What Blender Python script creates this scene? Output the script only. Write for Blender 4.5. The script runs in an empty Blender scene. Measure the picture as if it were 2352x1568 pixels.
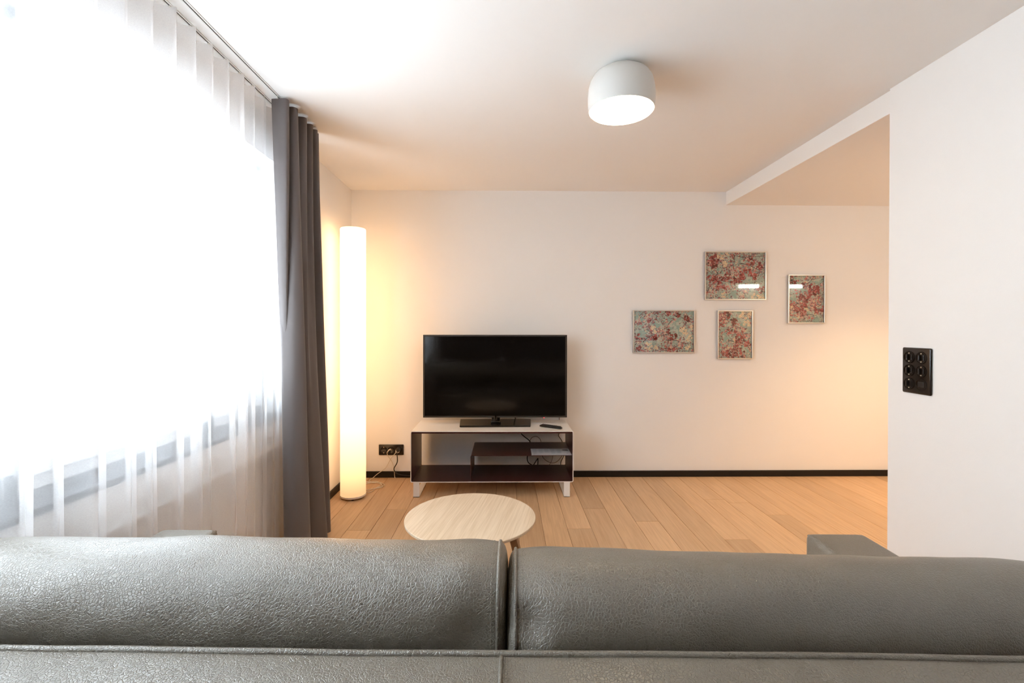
import bpy, bmesh, math, random
from mathutils import Vector, Matrix, noise

PI = math.pi
S = bpy.context.scene
COL = S.collection

# ------------------------------------------------------------------ camera, sky, exposure
F_PX, W_PX = 1080.0, 2352.0
CAM_Z = 1.273
yaw, pitch, roll = 15 / F_PX, 6 / F_PX, 0.0015
fw = Vector((math.sin(yaw) * math.cos(pitch), math.cos(yaw) * math.cos(pitch), -math.sin(pitch)))
rt = fw.cross(Vector((0, 0, 1))).normalized()
up = rt.cross(fw)
rt2 = rt * math.cos(roll) + up * math.sin(roll)
up2 = up * math.cos(roll) - rt * math.sin(roll)
cam = bpy.data.cameras.new('camera')
cam.sensor_width = 36.0
cam.lens = 36.0 * F_PX / W_PX
cam.shift_y = -24 / W_PX
cam.clip_start = 0.02
cam_ob = bpy.data.objects.new('camera', cam)
m = Matrix(((rt2.x, up2.x, -fw.x, 0), (rt2.y, up2.y, -fw.y, 0), (rt2.z, up2.z, -fw.z, CAM_Z), (0, 0, 0, 1)))
cam_ob.matrix_world = m
COL.objects.link(cam_ob)
S.camera = cam_ob

world = bpy.data.worlds.new('overcast_sky')
S.world = world
world.use_nodes = True
bg = world.node_tree.nodes['Background']
bg.inputs['Color'].default_value = (0.80, 0.91, 1.0, 1)
SKY = 7.9
bg.inputs['Strength'].default_value = SKY

vs = S.view_settings
S.display_settings.display_device = 'sRGB'
vs.view_transform = 'Standard'
vs.look = 'None'
vs.exposure = 0.90
vs.gamma = 1.0
vs.use_curve_mapping = False

cy = S.cycles
cy.max_bounces = 14
cy.diffuse_bounces = 9
cy.glossy_bounces = 5
cy.transmission_bounces = 8
cy.transparent_max_bounces = 24
cy.sample_clamp_indirect = 6.0
cy.caustics_reflective = False
cy.caustics_refractive = False
cy.use_denoising = True
cy.denoiser = 'OPENIMAGEDENOISE'

# lamps of the room
LAMP_SHADE = 3.7          # floor lamp shade radiance
LAMP_DISC = 13.0           # ceiling lamp diffuser radiance
DOWNLIGHT_W = 95.0        # recessed spot in the lowered ceiling of the side room
BAR = 20.0                 # worktop light bars in the side room

# ------------------------------------------------------------------ helpers


def s2l(c):
    return tuple(((x / 255) / 12.92 if x / 255 <= 0.04045 else ((x / 255 + 0.055) / 1.055) ** 2.4) for x in c)


def principled(name, col, rough=0.5, spec=0.5, metal=0.0, **kw):
    mt = bpy.data.materials.new(name)
    mt.use_nodes = True
    b = mt.node_tree.nodes['Principled BSDF']
    b.inputs['Base Color'].default_value = (*col, 1)
    b.inputs['Roughness'].default_value = rough
    b.inputs['Specular IOR Level'].default_value = spec
    b.inputs['Metallic'].default_value = metal
    for k, v in kw.items():
        b.inputs[k].default_value = v
    return mt


def N(mt, typ, **kw):
    n = mt.node_tree.nodes.new(typ)
    for k, v in kw.items():
        if k.startswith('i_'):
            n.inputs[k[2:].replace('_', ' ')].default_value = v
        else:
            setattr(n, k, v)
    return n


def L(mt, a, ao, b, bi):
    mt.node_tree.links.new(a.outputs[ao], b.inputs[bi])


def add_bump(mt, tex, out, strength, dist):
    b = N(mt, 'ShaderNodeBump')
    b.inputs['Strength'].default_value = strength
    b.inputs['Distance'].default_value = dist
    L(mt, tex, out, b, 'Height')
    L(mt, b, 'Normal', mt.node_tree.nodes['Principled BSDF'], 'Normal')
    return b


class MB:
    """collects shapes and links them as ONE mesh object"""

    def __init__(self):
        self.v, self.f, self.mi = [], [], []

    def add(self, verts, faces, mi=0):
        o = len(self.v)
        self.v += [tuple(p) for p in verts]
        self.f += [tuple(i + o for i in q) for q in faces]
        self.mi += [mi] * len(faces)
        return self

    def box(self, x0, x1, y0, y1, z0, z1, bev=0.0, seg=2, mi=0, rot=None, about=None):
        bm = bmesh.new()
        bmesh.ops.create_cube(bm, size=1)
        for v in bm.verts:
            v.co = Vector(((x0 + x1) / 2 + v.co.x * (x1 - x0), (y0 + y1) / 2 + v.co.y * (y1 - y0), (z0 + z1) / 2 + v.co.z * (z1 - z0)))
        if bev > 0:
            bmesh.ops.bevel(bm, geom=bm.edges[:], offset=bev, segments=seg, affect='EDGES', profile=0.5)
        if rot is not None:
            c = Vector(about) if about else Vector(((x0 + x1) / 2, (y0 + y1) / 2, (z0 + z1) / 2))
            for v in bm.verts:
                v.co = c + rot @ (v.co - c)
        self.bm(bm, mi)
        return self

    def bm(self, bm, mi=0):
        bm.verts.index_update()
        self.add([v.co.copy() for v in bm.verts], [[v.index for v in f.verts] for f in bm.faces], mi)
        bm.free()

    def lathe(self, prof, c, axis='z', n=48, mi=0, closed=False):
        """prof: list of (radius, height)"""
        vs_, fs = [], []
        for r, h in prof:
            for k in range(n):
                a = 2 * PI * k / n
                p = (r * math.cos(a), r * math.sin(a), h)
                if axis == 'y':
                    p = (p[0], p[2], p[1])
                elif axis == 'x':
                    p = (p[2], p[0], p[1])
                vs_.append((c[0] + p[0], c[1] + p[1], c[2] + p[2]))
        for i in range(len(prof) - 1):
            for k in range(n):
                a, b = i * n + k, i * n + (k + 1) % n
                fs.append((a, b, b + n, a + n))
        if closed:
            fs.append(tuple(range(n))[::-1])
            fs.append(tuple(range((len(prof) - 1) * n, len(prof) * n)))
        return self.add(vs_, fs, mi)

    def tube(self, pts, r, n=8, loop=False, mi=0, smooth=4, taper=None):
        P = [Vector(p) for p in pts]
        if smooth:
            P = catmull(P, smooth, loop)
        k = len(P)
        rings, prev = [], None
        for i, p in enumerate(P):
            a = P[(i - 1) % k] if (loop or i > 0) else p
            b = P[(i + 1) % k] if (loop or i < k - 1) else p
            t = (b - a).normalized()
            if prev is None:
                u = t.orthogonal().normalized()
            else:
                u = (prev - t * prev.dot(t))
                u = u.normalized() if u.length > 1e-6 else t.orthogonal().normalized()
            prev = u
            w = t.cross(u)
            rr = r if taper is None else r * (taper[0] + (taper[1] - taper[0]) * i / (k - 1))
            rings.append([p + (u * math.cos(2 * PI * j / n) + w * math.sin(2 * PI * j / n)) * rr for j in range(n)])
        vs_ = [q for ring in rings for q in ring]
        fs = []
        for i in range(k if loop else k - 1):
            i2 = (i + 1) % k
            for j in range(n):
                fs.append((i * n + j, i * n + (j + 1) % n, i2 * n + (j + 1) % n, i2 * n + j))
        if not loop:
            fs.append(tuple(range(n))[::-1])
            fs.append(tuple(range((k - 1) * n, k * n)))
        return self.add(vs_, fs, mi)

    def build(self, name, mats, parent=None, smooth=False, angle=None):
        """verts are world coordinates; children are stored relative to their root"""
        o_ = root_loc(parent)
        me = bpy.data.meshes.new(name)
        me.from_pydata([(x - o_.x, y - o_.y, z - o_.z) for x, y, z in self.v], [], self.f)
        mats = mats if isinstance(mats, (list, tuple)) else [mats]
        for mt in mats:
            me.materials.append(mt)
        me.polygons.foreach_set('material_index', self.mi)
        if smooth or angle:
            me.polygons.foreach_set('use_smooth', [True] * len(me.polygons))
        bm = bmesh.new()
        bm.from_mesh(me)
        bmesh.ops.recalc_face_normals(bm, faces=bm.faces[:])
        bm.to_mesh(me)
        bm.free()
        if angle:
            me.set_sharp_from_angle(angle=math.radians(angle))
        me.update()
        ob = bpy.data.objects.new(name, me)
        COL.objects.link(ob)
        if parent is not None:
            ob.parent = parent
        return ob


ROOTS = {}


def root_loc(p):
    if p is None:
        return Vector((0, 0, 0))
    while p.parent is not None:
        p = p.parent
    return Vector(p.location)


def catmull(P, sub, loop=False):
    out, k = [], len(P)
    for i in range(k if loop else k - 1):
        p0 = P[(i - 1) % k] if (loop or i > 0) else P[0]
        p1, p2 = P[i], P[(i + 1) % k]
        p3 = P[(i + 2) % k] if (loop or i < k - 2) else P[k - 1]
        for s in range(sub):
            t = s / sub
            out.append(0.5 * ((2 * p1) + (p2 - p0) * t + (2 * p0 - 5 * p1 + 4 * p2 - p3) * t * t + (3 * p1 - p0 - 3 * p2 + p3) * t ** 3))
    if not loop:
        out.append(P[-1])
    return out


def thing(name, label, cat, loc, group=None):
    o = bpy.data.objects.new(name, None)
    o.empty_display_size = 0.05
    COL.objects.link(o)
    o.location = loc
    o['label'] = label
    o['category'] = cat
    if group:
        o['group'] = group
    return o


def tag(o, label, cat, group=None):
    o['label'] = label
    o['category'] = cat
    if group:
        o['group'] = group
    return o


def struct(o, label=None):
    o['kind'] = 'structure'
    if label:
        o['label'] = label
    return o


# ------------------------------------------------------------------ materials
def plaster(name, col, strength=0.12, scale=260):
    mt = principled(name, col, 0.85, 0.25)
    tc = N(mt, 'ShaderNodeTexCoord')
    nz = N(mt, 'ShaderNodeTexNoise')
    nz.inputs['Scale'].default_value = scale
    nz.inputs['Detail'].default_value = 4
    L(mt, tc, 'Object', nz, 'Vector')
    add_bump(mt, nz, 'Fac', strength, 0.002)
    return mt


M_WALL = plaster('white_wall_plaster', (0.82, 0.81, 0.795))
M_CEIL = plaster('white_ceiling_paint', (0.82, 0.805, 0.785), 0.03)
M_PANEL = principled('white_lacquered_panel', (0.82, 0.82, 0.82), 0.45, 0.4)
M_FRAMEW = principled('white_window_lacquer', (0.80, 0.81, 0.82), 0.35, 0.4)
M_SILL = principled('dark_stone_sill', (0.035, 0.036, 0.042), 0.45, 0.4)
M_SKIRT = principled('black_skirting', (0.010, 0.008, 0.007), 0.5, 0.3)
M_BLACK = principled('black_plastic', (0.010, 0.009, 0.009), 0.35, 0.5)
M_BAKELITE = principled('black_glossy_switch_plastic', (0.014, 0.010, 0.008), 0.22, 0.5)
M_WHITEPL = principled('white_plastic', (0.75, 0.72, 0.66), 0.4, 0.4)
M_CREAMPL = principled('cream_cable_plastic', (0.62, 0.55, 0.45), 0.45, 0.4)
M_GREYPL = principled('grey_cable_plastic', (0.22, 0.20, 0.18), 0.5, 0.4)
M_ALU = principled('brushed_aluminium', (0.66, 0.63, 0.58), 0.32, 0.5, 0.85)
M_WHITEMET = principled('white_powder_coat', (0.78, 0.76, 0.72), 0.35, 0.4)
M_DARKRED = principled('burgundy_lacquer', (0.048, 0.0115, 0.010), 0.32, 0.4)
M_LAMPBODY = principled('white_lamp_metal', (0.65, 0.63, 0.595), 0.4, 0.4)
M_DOT = principled('pale_marking_dot', (0.85, 0.70, 0.50), 0.4, 0.3)


def cloth_mat(name, col, transl=0.0):
    mt = principled(name, col, 0.6, 0.35)
    b = mt.node_tree.nodes['Principled BSDF']
    b.inputs['Sheen Weight'].default_value = 0.15
    b.inputs['Sheen Roughness'].default_value = 0.5
    tc = N(mt, 'ShaderNodeTexCoord')
    nz = N(mt, 'ShaderNodeTexNoise')
    nz.inputs['Scale'].default_value = 900
    nz.inputs['Detail'].default_value = 2
    L(mt, tc, 'Object', nz, 'Vector')
    add_bump(mt, nz, 'Fac', 0.15, 0.0006)
    return mt


M_CURTAIN = cloth_mat('taupe_grey_curtain_cloth', (0.135, 0.116, 0.112))


def sheer_mat():
    mt = bpy.data.materials.new('white_sheer_voile')
    mt.use_nodes = True
    nt = mt.node_tree
    nt.nodes.remove(nt.nodes['Principled BSDF'])
    out = nt.nodes['Material Output']
    tr = N(mt, 'ShaderNodeBsdfTransparent')
    tr.inputs['Color'].default_value = (1, 1, 1, 1)
    tl = N(mt, 'ShaderNodeBsdfTranslucent')
    tl.inputs['Color'].default_value = (0.93, 0.93, 0.94, 1)
    df = N(mt, 'ShaderNodeBsdfDiffuse')
    df.inputs['Color'].default_value = (0.90, 0.89, 0.88, 1)
    m1 = N(mt, 'ShaderNodeMixShader')
    m1.inputs[0].default_value = 0.45
    L(mt, tl, 0, m1, 1)
    L(mt, df, 0, m1, 2)
    # fine uneven weave: thread density varies a little across the cloth
    tc = N(mt, 'ShaderNodeTexCoord')
    mp = N(mt, 'ShaderNodeMapping')
    mp.inputs['Scale'].default_value = (260, 260, 700)
    nz = N(mt, 'ShaderNodeTexNoise')
    nz.inputs['Scale'].default_value = 1.0
    nz.inputs['Detail'].default_value = 3
    mr = N(mt, 'ShaderNodeMapRange')
    mr.inputs['To Min'].default_value = 0.34
    mr.inputs['To Max'].default_value = 0.46
    L(mt, tc, 'Object', mp, 'Vector')
    L(mt, mp, 0, nz, 'Vector')
    L(mt, nz, 'Fac', mr, 'Value')
    m2 = N(mt, 'ShaderNodeMixShader')
    L(mt, mr, 0, m2, 0)
    L(mt, tr, 0, m2, 1)
    L(mt, m1, 0, m2, 2)
    L(mt, m2, 0, out, 'Surface')
    return mt


M_SHEER = sheer_mat()


def glass_mat(name, refl=1.0, tint=(1, 1, 1)):
    mt = bpy.data.materials.new(name)
    mt.use_nodes = True
    nt = mt.node_tree
    nt.nodes.remove(nt.nodes['Principled BSDF'])
    out = nt.nodes['Material Output']
    tr = N(mt, 'ShaderNodeBsdfTransparent')
    tr.inputs['Color'].default_value = (*tint, 1)
    gl = N(mt, 'ShaderNodeBsdfGlossy')
    gl.inputs['Roughness'].default_value = 0.02
    fr = N(mt, 'ShaderNodeFresnel')
    # the same thin-sheet reflection on both faces of the pane (no total reflection inside)
    ge = N(mt, 'ShaderNodeNewGeometry')
    io = N(mt, 'ShaderNodeMath', operation='MULTIPLY_ADD')
    io.inputs[1].default_value = 1 / 1.5 - 1.5
    io.inputs[2].default_value = 1.5
    L(mt, ge, 'Backfacing', io, 0)
    L(mt, io, 0, fr, 'IOR')
    mx = N(mt, 'ShaderNodeMixShader')
    L(mt, fr, 0, mx, 0)
    L(mt, tr, 0, mx, 1)
    L(mt, gl, 0, mx, 2)
    L(mt, mx, 0, out, 'Surface')
    return mt


M_GLASS = glass_mat('clear_glass')


def emit_mat(name, col, strength):
    mt = bpy.data.materials.new(name)
    mt.use_nodes = True
    nt = mt.node_tree
    nt.nodes.remove(nt.nodes['Principled BSDF'])
    e = N(mt, 'ShaderNodeEmission')
    e.inputs['Color'].default_value = (*col, 1)
    e.inputs['Strength'].default_value = strength
    L(mt, e, 0, nt.nodes['Material Output'], 'Surface')
    return mt


def oak(name, base, dark, along, jitter=True, ring_scale=1.0, rough=0.42, rot=0.0, contrast=1.0):
    """oak: long fibres and cathedral figure, a tone of its own for every board"""
    mt = principled(name, base, rough, 0.35)
    b = mt.node_tree.nodes['Principled BSDF']
    tc = N(mt, 'ShaderNodeTexCoord')
    oi = N(mt, 'ShaderNodeObjectInfo')
    mu = N(mt, 'ShaderNodeMath', operation='MULTIPLY')
    mu.inputs[1].default_value = 37.0 if jitter else 0.0
    L(mt, oi, 'Random', mu, 0)
    cb = N(mt, 'ShaderNodeCombineXYZ')
    L(mt, mu, 0, cb, 'X')
    L(mt, mu, 0, cb, 'Z')
    ad = N(mt, 'ShaderNodeVectorMath', operation='ADD')
    mp0 = N(mt, 'ShaderNodeMapping')
    mp0.inputs['Rotation'].default_value = (0, 0, rot)
    L(mt, tc, 'Object', mp0, 'Vector')
    L(mt, mp0, 0, ad, 0)
    L(mt, cb, 0, ad, 1)

    def stretched(sx, sy, sz, scale, detail, dist=0.0):
        mp = N(mt, 'ShaderNodeMapping')
        mp.inputs['Scale'].default_value = (sx, sy, sz)
        L(mt, ad, 0, mp, 'Vector')
        nz = N(mt, 'ShaderNodeTexNoise')
        nz.inputs['Scale'].default_value = scale
        nz.inputs['Detail'].default_value = detail
        nz.inputs['Distortion'].default_value = dist
        L(mt, mp, 0, nz, 'Vector')
        return nz
    fib = stretched(150, 5, 150, 1.0, 3)
    mid = stretched(16 * ring_scale, 1.1, 16, 1.0, 2, 0.6)
    # cathedral rings from the slow noise
    fr = N(mt, 'ShaderNodeMath', operation='MULTIPLY')
    fr.inputs[1].default_value = 9.0
    L(mt, mid, 'Fac', fr, 0)
    pp = N(mt, 'ShaderNodeMath', operation='PINGPONG')
    pp.inputs[1].default_value = 1.0
    L(mt, fr, 0, pp, 0)
    s1 = N(mt, 'ShaderNodeMath', operation='MULTIPLY_ADD')
    L(mt, pp, 0, s1, 0)
    s1.inputs[1].default_value = 0.38 * contrast
    L(mt, fib, 'Fac', s1, 2)
    mr = N(mt, 'ShaderNodeMapRange')
    mr.inputs['From Min'].default_value = 0.35
    mr.inputs['From Max'].default_value = 1.15
    L(mt, s1, 0, mr, 'Value')
    cm = N(mt, 'ShaderNodeMix', data_type='RGBA')
    cm.inputs['A'].default_value = (*base, 1)
    cm.inputs['B'].default_value = (*dark, 1)
    mt.node_tree.links.new(mr.outputs[0], cm.inputs[0])
    last = cm
    hs = N(mt, 'ShaderNodeHueSaturation')
    if jitter:
        v = N(mt, 'ShaderNodeMapRange')
        v.inputs['To Min'].default_value = 0.86
        v.inputs['To Max'].default_value = 1.10
        L(mt, oi, 'Random', v, 'Value')
        L(mt, v, 0, hs, 'Value')
    mt.node_tree.links.new(last.outputs['Result'], hs.inputs['Color'])
    L(mt, hs, 0, b, 'Base Color')
    add_bump(mt, fib, 'Fac', 0.06, 0.0006)
    return mt


M_FLOOR = oak('oiled_oak_floorboard', (0.63, 0.42, 0.245), (0.50, 0.315, 0.175), 'y')
M_TABLE = oak('pale_soaped_oak', (0.66, 0.53, 0.385), (0.50, 0.365, 0.235), 'y', jitter=False, ring_scale=2.2, rot=math.radians(11))
M_TABLELEG = oak('brown_oak_leg', (0.34, 0.22, 0.14), (0.26, 0.16, 0.10), 'z', jitter=False)


def leather():
    mt = principled('taupe_grey_grained_leather', (0.150, 0.129, 0.099), 0.38, 1.0)
    tc = N(mt, 'ShaderNodeTexCoord')
    nz = N(mt, 'ShaderNodeTexNoise')
    nz.inputs['Scale'].default_value = 28
    nz.inputs['Detail'].default_value = 2
    L(mt, tc, 'Object', nz, 'Vector')
    mx = N(mt, 'ShaderNodeMix', data_type='RGBA', blend_type='LINEAR_LIGHT')
    mx.inputs[0].default_value = 0.008
    L(mt, tc, 'Object', mx, 'A')
    L(mt, nz, 'Color', mx, 'B')
    vo = N(mt, 'ShaderNodeTexVoronoi', feature='DISTANCE_TO_EDGE')
    vo.inputs['Scale'].default_value = 185
    mt.node_tree.links.new(mx.outputs['Result'], vo.inputs['Vector'])
    mr = N(mt, 'ShaderNodeMapRange')
    mr.inputs['From Max'].default_value = 0.16
    L(mt, vo, 'Distance', mr, 'Value')
    n2 = N(mt, 'ShaderNodeTexNoise')
    n2.inputs['Scale'].default_value = 45
    n2.inputs['Detail'].default_value = 3
    L(mt, tc, 'Object', n2, 'Vector')
    ma = N(mt, 'ShaderNodeMath', operation='MULTIPLY_ADD')
    L(mt, n2, 'Fac', ma, 0)
    ma.inputs[1].default_value = 0.45
    L(mt, mr, 0, ma, 2)
    add_bump(mt, ma, 0, 0.5, 0.0013)
    return mt


M_LEATHER = leather()
M_STITCH = principled('pale_thread', (0.30, 0.27, 0.22), 0.7, 0.2)

# ------------------------------------------------------------------ setting: shell
D = 4.03          # the wall with the television
XL = -1.314       # window wall
XR = 1.885        # right wall face
H = 2.45
YB = -1.8         # wall behind the camera
XE = 4.4          # far side of the side room
YE = 2.29         # right wall ends here
HS = 2.337        # lowered ceiling in the side room

struct(MB().box(XL - 0.3, XE + 0.1, D, D + 0.15, -0.05, 2.6).build('wall_back', M_WALL))
struct(MB().box(XR, XR + 0.12, YB, YE, -0.05, 2.6, 0.002, 1).build('wall_right', M_WALL))
struct(MB().box(XL - 0.3, XE + 0.1, YB - 0.15, YB, -0.05, 2.6).build('wall_front', principled('dark_brown_unseen_wall', (0.10, 0.075, 0.06), 0.6, 0.3)))  # unseen wall, coloured dark to cut bounce light on the sofa back
struct(MB().box(XR + 0.12, XE, YE - 0.12, YE, -0.05, 2.6).build('wall_recess', M_WALL))
struct(MB().box(XE, XE + 0.1, YB, D, -0.05, 2.6).build('wall_far', M_WALL))
struct(MB().box(XL - 0.35, XE + 0.15, YB - 0.15, D + 0.15, H, H + 0.2).build('ceiling', M_CEIL))
struct(MB().box(XR + 0.012, XE, YE, D, HS, H, 0.0015, 1).build('ceiling_recess', M_CEIL))

# window wall: parapet, lintel and the two solid ends around the opening
W0, W1, ZS, ZL = -0.25, 2.80, 0.775, 2.215
XO = XL - 0.30
wl = MB()
wl.box(XO, XL, YB, D, -0.05, ZS - 0.025)
wl.box(XO, XL, YB, D, ZL, 2.6)
wl.box(XO, XL, YB, W0, ZS - 0.025, ZL)
wl.box(XO, XL, W1, D, ZS - 0.025, ZL)
wall_left = struct(wl.build('wall_left', M_WALL))
# white cladding below the sill, with open joints and a small ledge
for a, b, off in ((0.08, 0.30, 0.012), (0.305, 0.525, 0.012), (0.530, 0.600, 0.012), (0.628, 0.748, 0.004)):
    MB().box(XL, XL + off, W0, W1, a, b, 0.002, 1).build('panel', M_PANEL, wall_left)
MB().box(XL, XL + 0.036, W0, W1, 0.603, 0.616, 0.002, 1).build('ledge', M_PANEL, wall_left)
struct(MB().box(XL - 0.185, XL + 0.02, W0, W1, ZS - 0.025, ZS, 0.003, 2).build('trim_1', M_SILL), 'dark stone window sill behind the sheer curtain')

# black skirting
struct(MB().box(XL, XE, D - 0.016, D, 0, 0.052, 0.002, 1).build('baseboard_back', M_SKIRT))
struct(MB().box(XL, XL + 0.016, W1, D - 0.016, 0, 0.052, 0.002, 1).build('baseboard_left', M_SKIRT))

# windows: casements in the opening, each with frame, sash, pane and lever handle
XW = XL - 0.12
bars = [W0, 0.40, 1.37, 2.31, W1]
for i in range(4):
    y0, y1 = bars[i], bars[i + 1]
    w = bpy.data.objects.new('window_%d' % (i + 1), None)
    COL.objects.link(w)
    w.location = (XW, (y0 + y1) / 2, ZS)
    w.empty_display_size = 0.05
    struct(w)
    fr = MB()
    x0, x1 = XW - 0.07, XW - 0.012
    for q in ((y0, y0 + 0.045, ZS, ZL), (y1 - 0.045, y1, ZS, ZL), (y0, y1, ZS, ZS + 0.07), (y0, y1, ZL - 0.05, ZL)):
        fr.box(x0, x1, q[0], q[1], q[2], q[3], 0.003, 1)
    fr.build('frame', M_FRAMEW, w)
    sa = MB()
    x0, x1 = XW - 0.05, XW + 0.006
    a, b, c, d = y0 + 0.03, y1 - 0.03, ZS + 0.05, ZL - 0.035
    for q in ((a, a + 0.065, c, d), (b - 0.065, b, c, d), (a + 0.06, b - 0.06, c, c + 0.105), (a + 0.06, b - 0.06, d - 0.07, d)):
        sa.box(x0, x1, q[0], q[1], q[2], q[3], 0.004, 2)
    sash = sa.build('sash', M_FRAMEW, w)
    MB().box(XW - 0.03, XW - 0.024, a + 0.05, b - 0.05, c + 0.09, d - 0.05).build('pane', M_GLASS, w)
    # lever handle on the stile nearest the camera side or the mullion
    hy = (b - 0.032) if i % 2 == 0 else (b - 0.032)
    up_ = 1 if i == 2 - 1 else -1
    hz = 1.462
    MB().box(XW + 0.006, XW + 0.018, hy - 0.016, hy + 0.016, hz - 0.04, hz + 0.04, 0.008, 2).build('handle_plate', M_FRAMEW, w)
    hb = MB()
    hb.tube([(XW + 0.016, hy, hz), (XW + 0.055, hy, hz), (XW + 0.066, hy, hz + up_ * 0.012), (XW + 0.066, hy + 0.004, hz + up_ * 0.13)], 0.0095, 10, smooth=4)
    hb.build('handle', M_FRAMEW, w, smooth=True)

# ------------------------------------------------------------------ floor: oak boards laid towards the television wall
sub = MB().box(XL - 0.1, XE + 0.1, YB - 0.1, D + 0.1, -0.06, -0.012).build('floor', principled('floor_substrate', (0.05, 0.03, 0.02), 0.9, 0.1))
struct(sub)
PW = 0.155
X_REF = 0.5504
known = {(.466): [2.98], (.6375): [3.31], (.93): [3.09], (1.685): [3.41], (1.85): [3.186], (1.406): [2.817], (2.6): [3.93], (-.76): [3.313],
         (-.90): [2.97], (1.566): [3.48]}
random.seed(11)
k0 = math.floor((XL - X_REF) / PW)
k1 = math.ceil((XE - X_REF) / PW)
for k in range(k0, k1):
    xa, xb = X_REF + k * PW, X_REF + (k + 1) * PW
    xa2, xb2 = max(xa, XL), min(xb, XE)
    if xb2 - xa2 < 0.01:
        continue
    cuts = []
    for kx, ys in known.items():
        if xa <= kx < xb:
            cuts += ys
    if not cuts:
        cuts = [random.uniform(0.4, 1.9)]
    y = min(cuts) - random.uniform(1.7, 2.0)
    while y > YB + 0.3:
        cuts.append(y)
        y -= random.uniform(1.5, 2.0)
    if k % 5 == 2 and max(cuts) < 2.0:
        pass
    ys = sorted([YB] + cuts + [D])
    for a, b in zip(ys[:-1], ys[1:]):
        g = 0.0008
        MB().box(xa2 + g, xb2 - g, a + g, b - g, -0.014, random.uniform(-0.0003, 0.0), 0.0014, 1).build('plank', M_FLOOR, sub)

# ------------------------------------------------------------------ curtain tracks let into the ceiling
M_TRACK = principled('white_track_aluminium', (0.72, 0.71, 0.69), 0.4, 0.4)
M_SLOT = principled('dark_track_slot', (0.03, 0.028, 0.026), 0.7, 0.2)


def track(x, label):
    t = thing('curtain_track', label, 'curtain track', (x, 1.2, H), 'ceiling curtain tracks')
    r = MB()
    r.box(x - 0.009, x - 0.0028, -0.90, 2.86, H - 0.003, H)
    r.box(x + 0.0028, x + 0.009, -0.90, 2.86, H - 0.003, H)
    r.build('rail', M_TRACK, t)
    MB().box(x - 0.0028, x + 0.0028, -0.90, 2.86, H - 0.0012, H).build('slot', M_SLOT, t)
    return t


track(-1.157, 'white curtain track with dark slot carrying the grey curtain, further from the window')
track(-1.226, 'white curtain track with dark slot above the sheer curtain, nearer the window')


# ------------------------------------------------------------------ sheer curtain
def sheer():
    y0, y1, z0, z1 = -0.62, 2.66, 0.02, 2.440
    ny, nz = 560, 40
    vs_, fs = [], []
    per = 0.112
    for j in range(nz + 1):
        t = j / nz                       # 0 top .. 1 bottom
        for i in range(ny + 1):
            u = i / ny
            y = y0 + (y1 - y0) * u
            ph = 2 * PI * (y - 0.03) / per
            n1 = noise.noise(Vector((y * 2.1, t * 0.5, 3.7)))
            n2 = noise.noise(Vector((y * 4.3, t * 0.8, 9.1)))
            amp = 0.021 + 0.012 * t + 0.012 * n2
            merge = min(1, max(0, (t - 0.08) / 0.5))
            x = -1.226 + amp * math.sin(ph + 1.3 * n1 * merge) + merge * (0.020 * math.sin(ph / 3 + 4 * n1) + 0.014 * n2)
            sl = min(1, max(0, (y - 2.22) / 0.2))
            x = -1.226 + (x + 1.226) * (1 - 0.62 * sl) - 0.010 * sl   # lies flatter where the grey curtain hangs in front
            yy = y + 0.016 * math.sin(2 * ph + 0.6) * (0.4 + 0.6 * merge) + 0.02 * merge * n2
            z = z1 + (z0 - z1) * t
            if t < 0.05:
                # between the gliders the heading droops from the track
                z -= 0.016 * (0.5 - 0.5 * math.cos(ph - PI / 2)) * (1 - t / 0.05)
            vs_.append((x, yy, z))
    for j in range(nz):
        for i in range(ny):
            a = j * (ny + 1) + i
            fs.append((a, a + 1, a + ny + 2, a + ny + 1))
    b = MB()
    b.add(vs_, fs)
    t = thing('sheer_curtain', 'long white sheer voile curtain in loose pleats over the bright window', 'curtain', (-1.226, 1.0, 0))
    b.build('voile', M_SHEER, t, smooth=True)
    # stiffened heading tape along the top and the little gliders
    tp, tf = [], []
    for r_, dz in enumerate((0.0, 0.045)):
        for i in range(ny + 1):
            x, y, z = vs_[i]
            tp.append((x + 0.0015, y, z - dz))
    for i in range(ny):
        tf.append((i, i + 1, ny + 2 + i, ny + 1 + i))
    hb = MB()
    hb.add(tp, tf)
    hb.build('heading_tape', M_SHEER, t, smooth=True)
    k = math.ceil((y0 - 0.03) / per)
    while True:
        yg = 0.03 + per * (k + 0.25)
        k += 1
        if yg > y1:
            break
        if yg < y0:
            continue
        MB().box(-1.226 - 0.003, -1.226 + 0.003, yg - 0.004, yg + 0.004, 2.437, 2.4468, 0.001, 1).build('glider', M_WHITEPL, t)


sheer()


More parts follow.
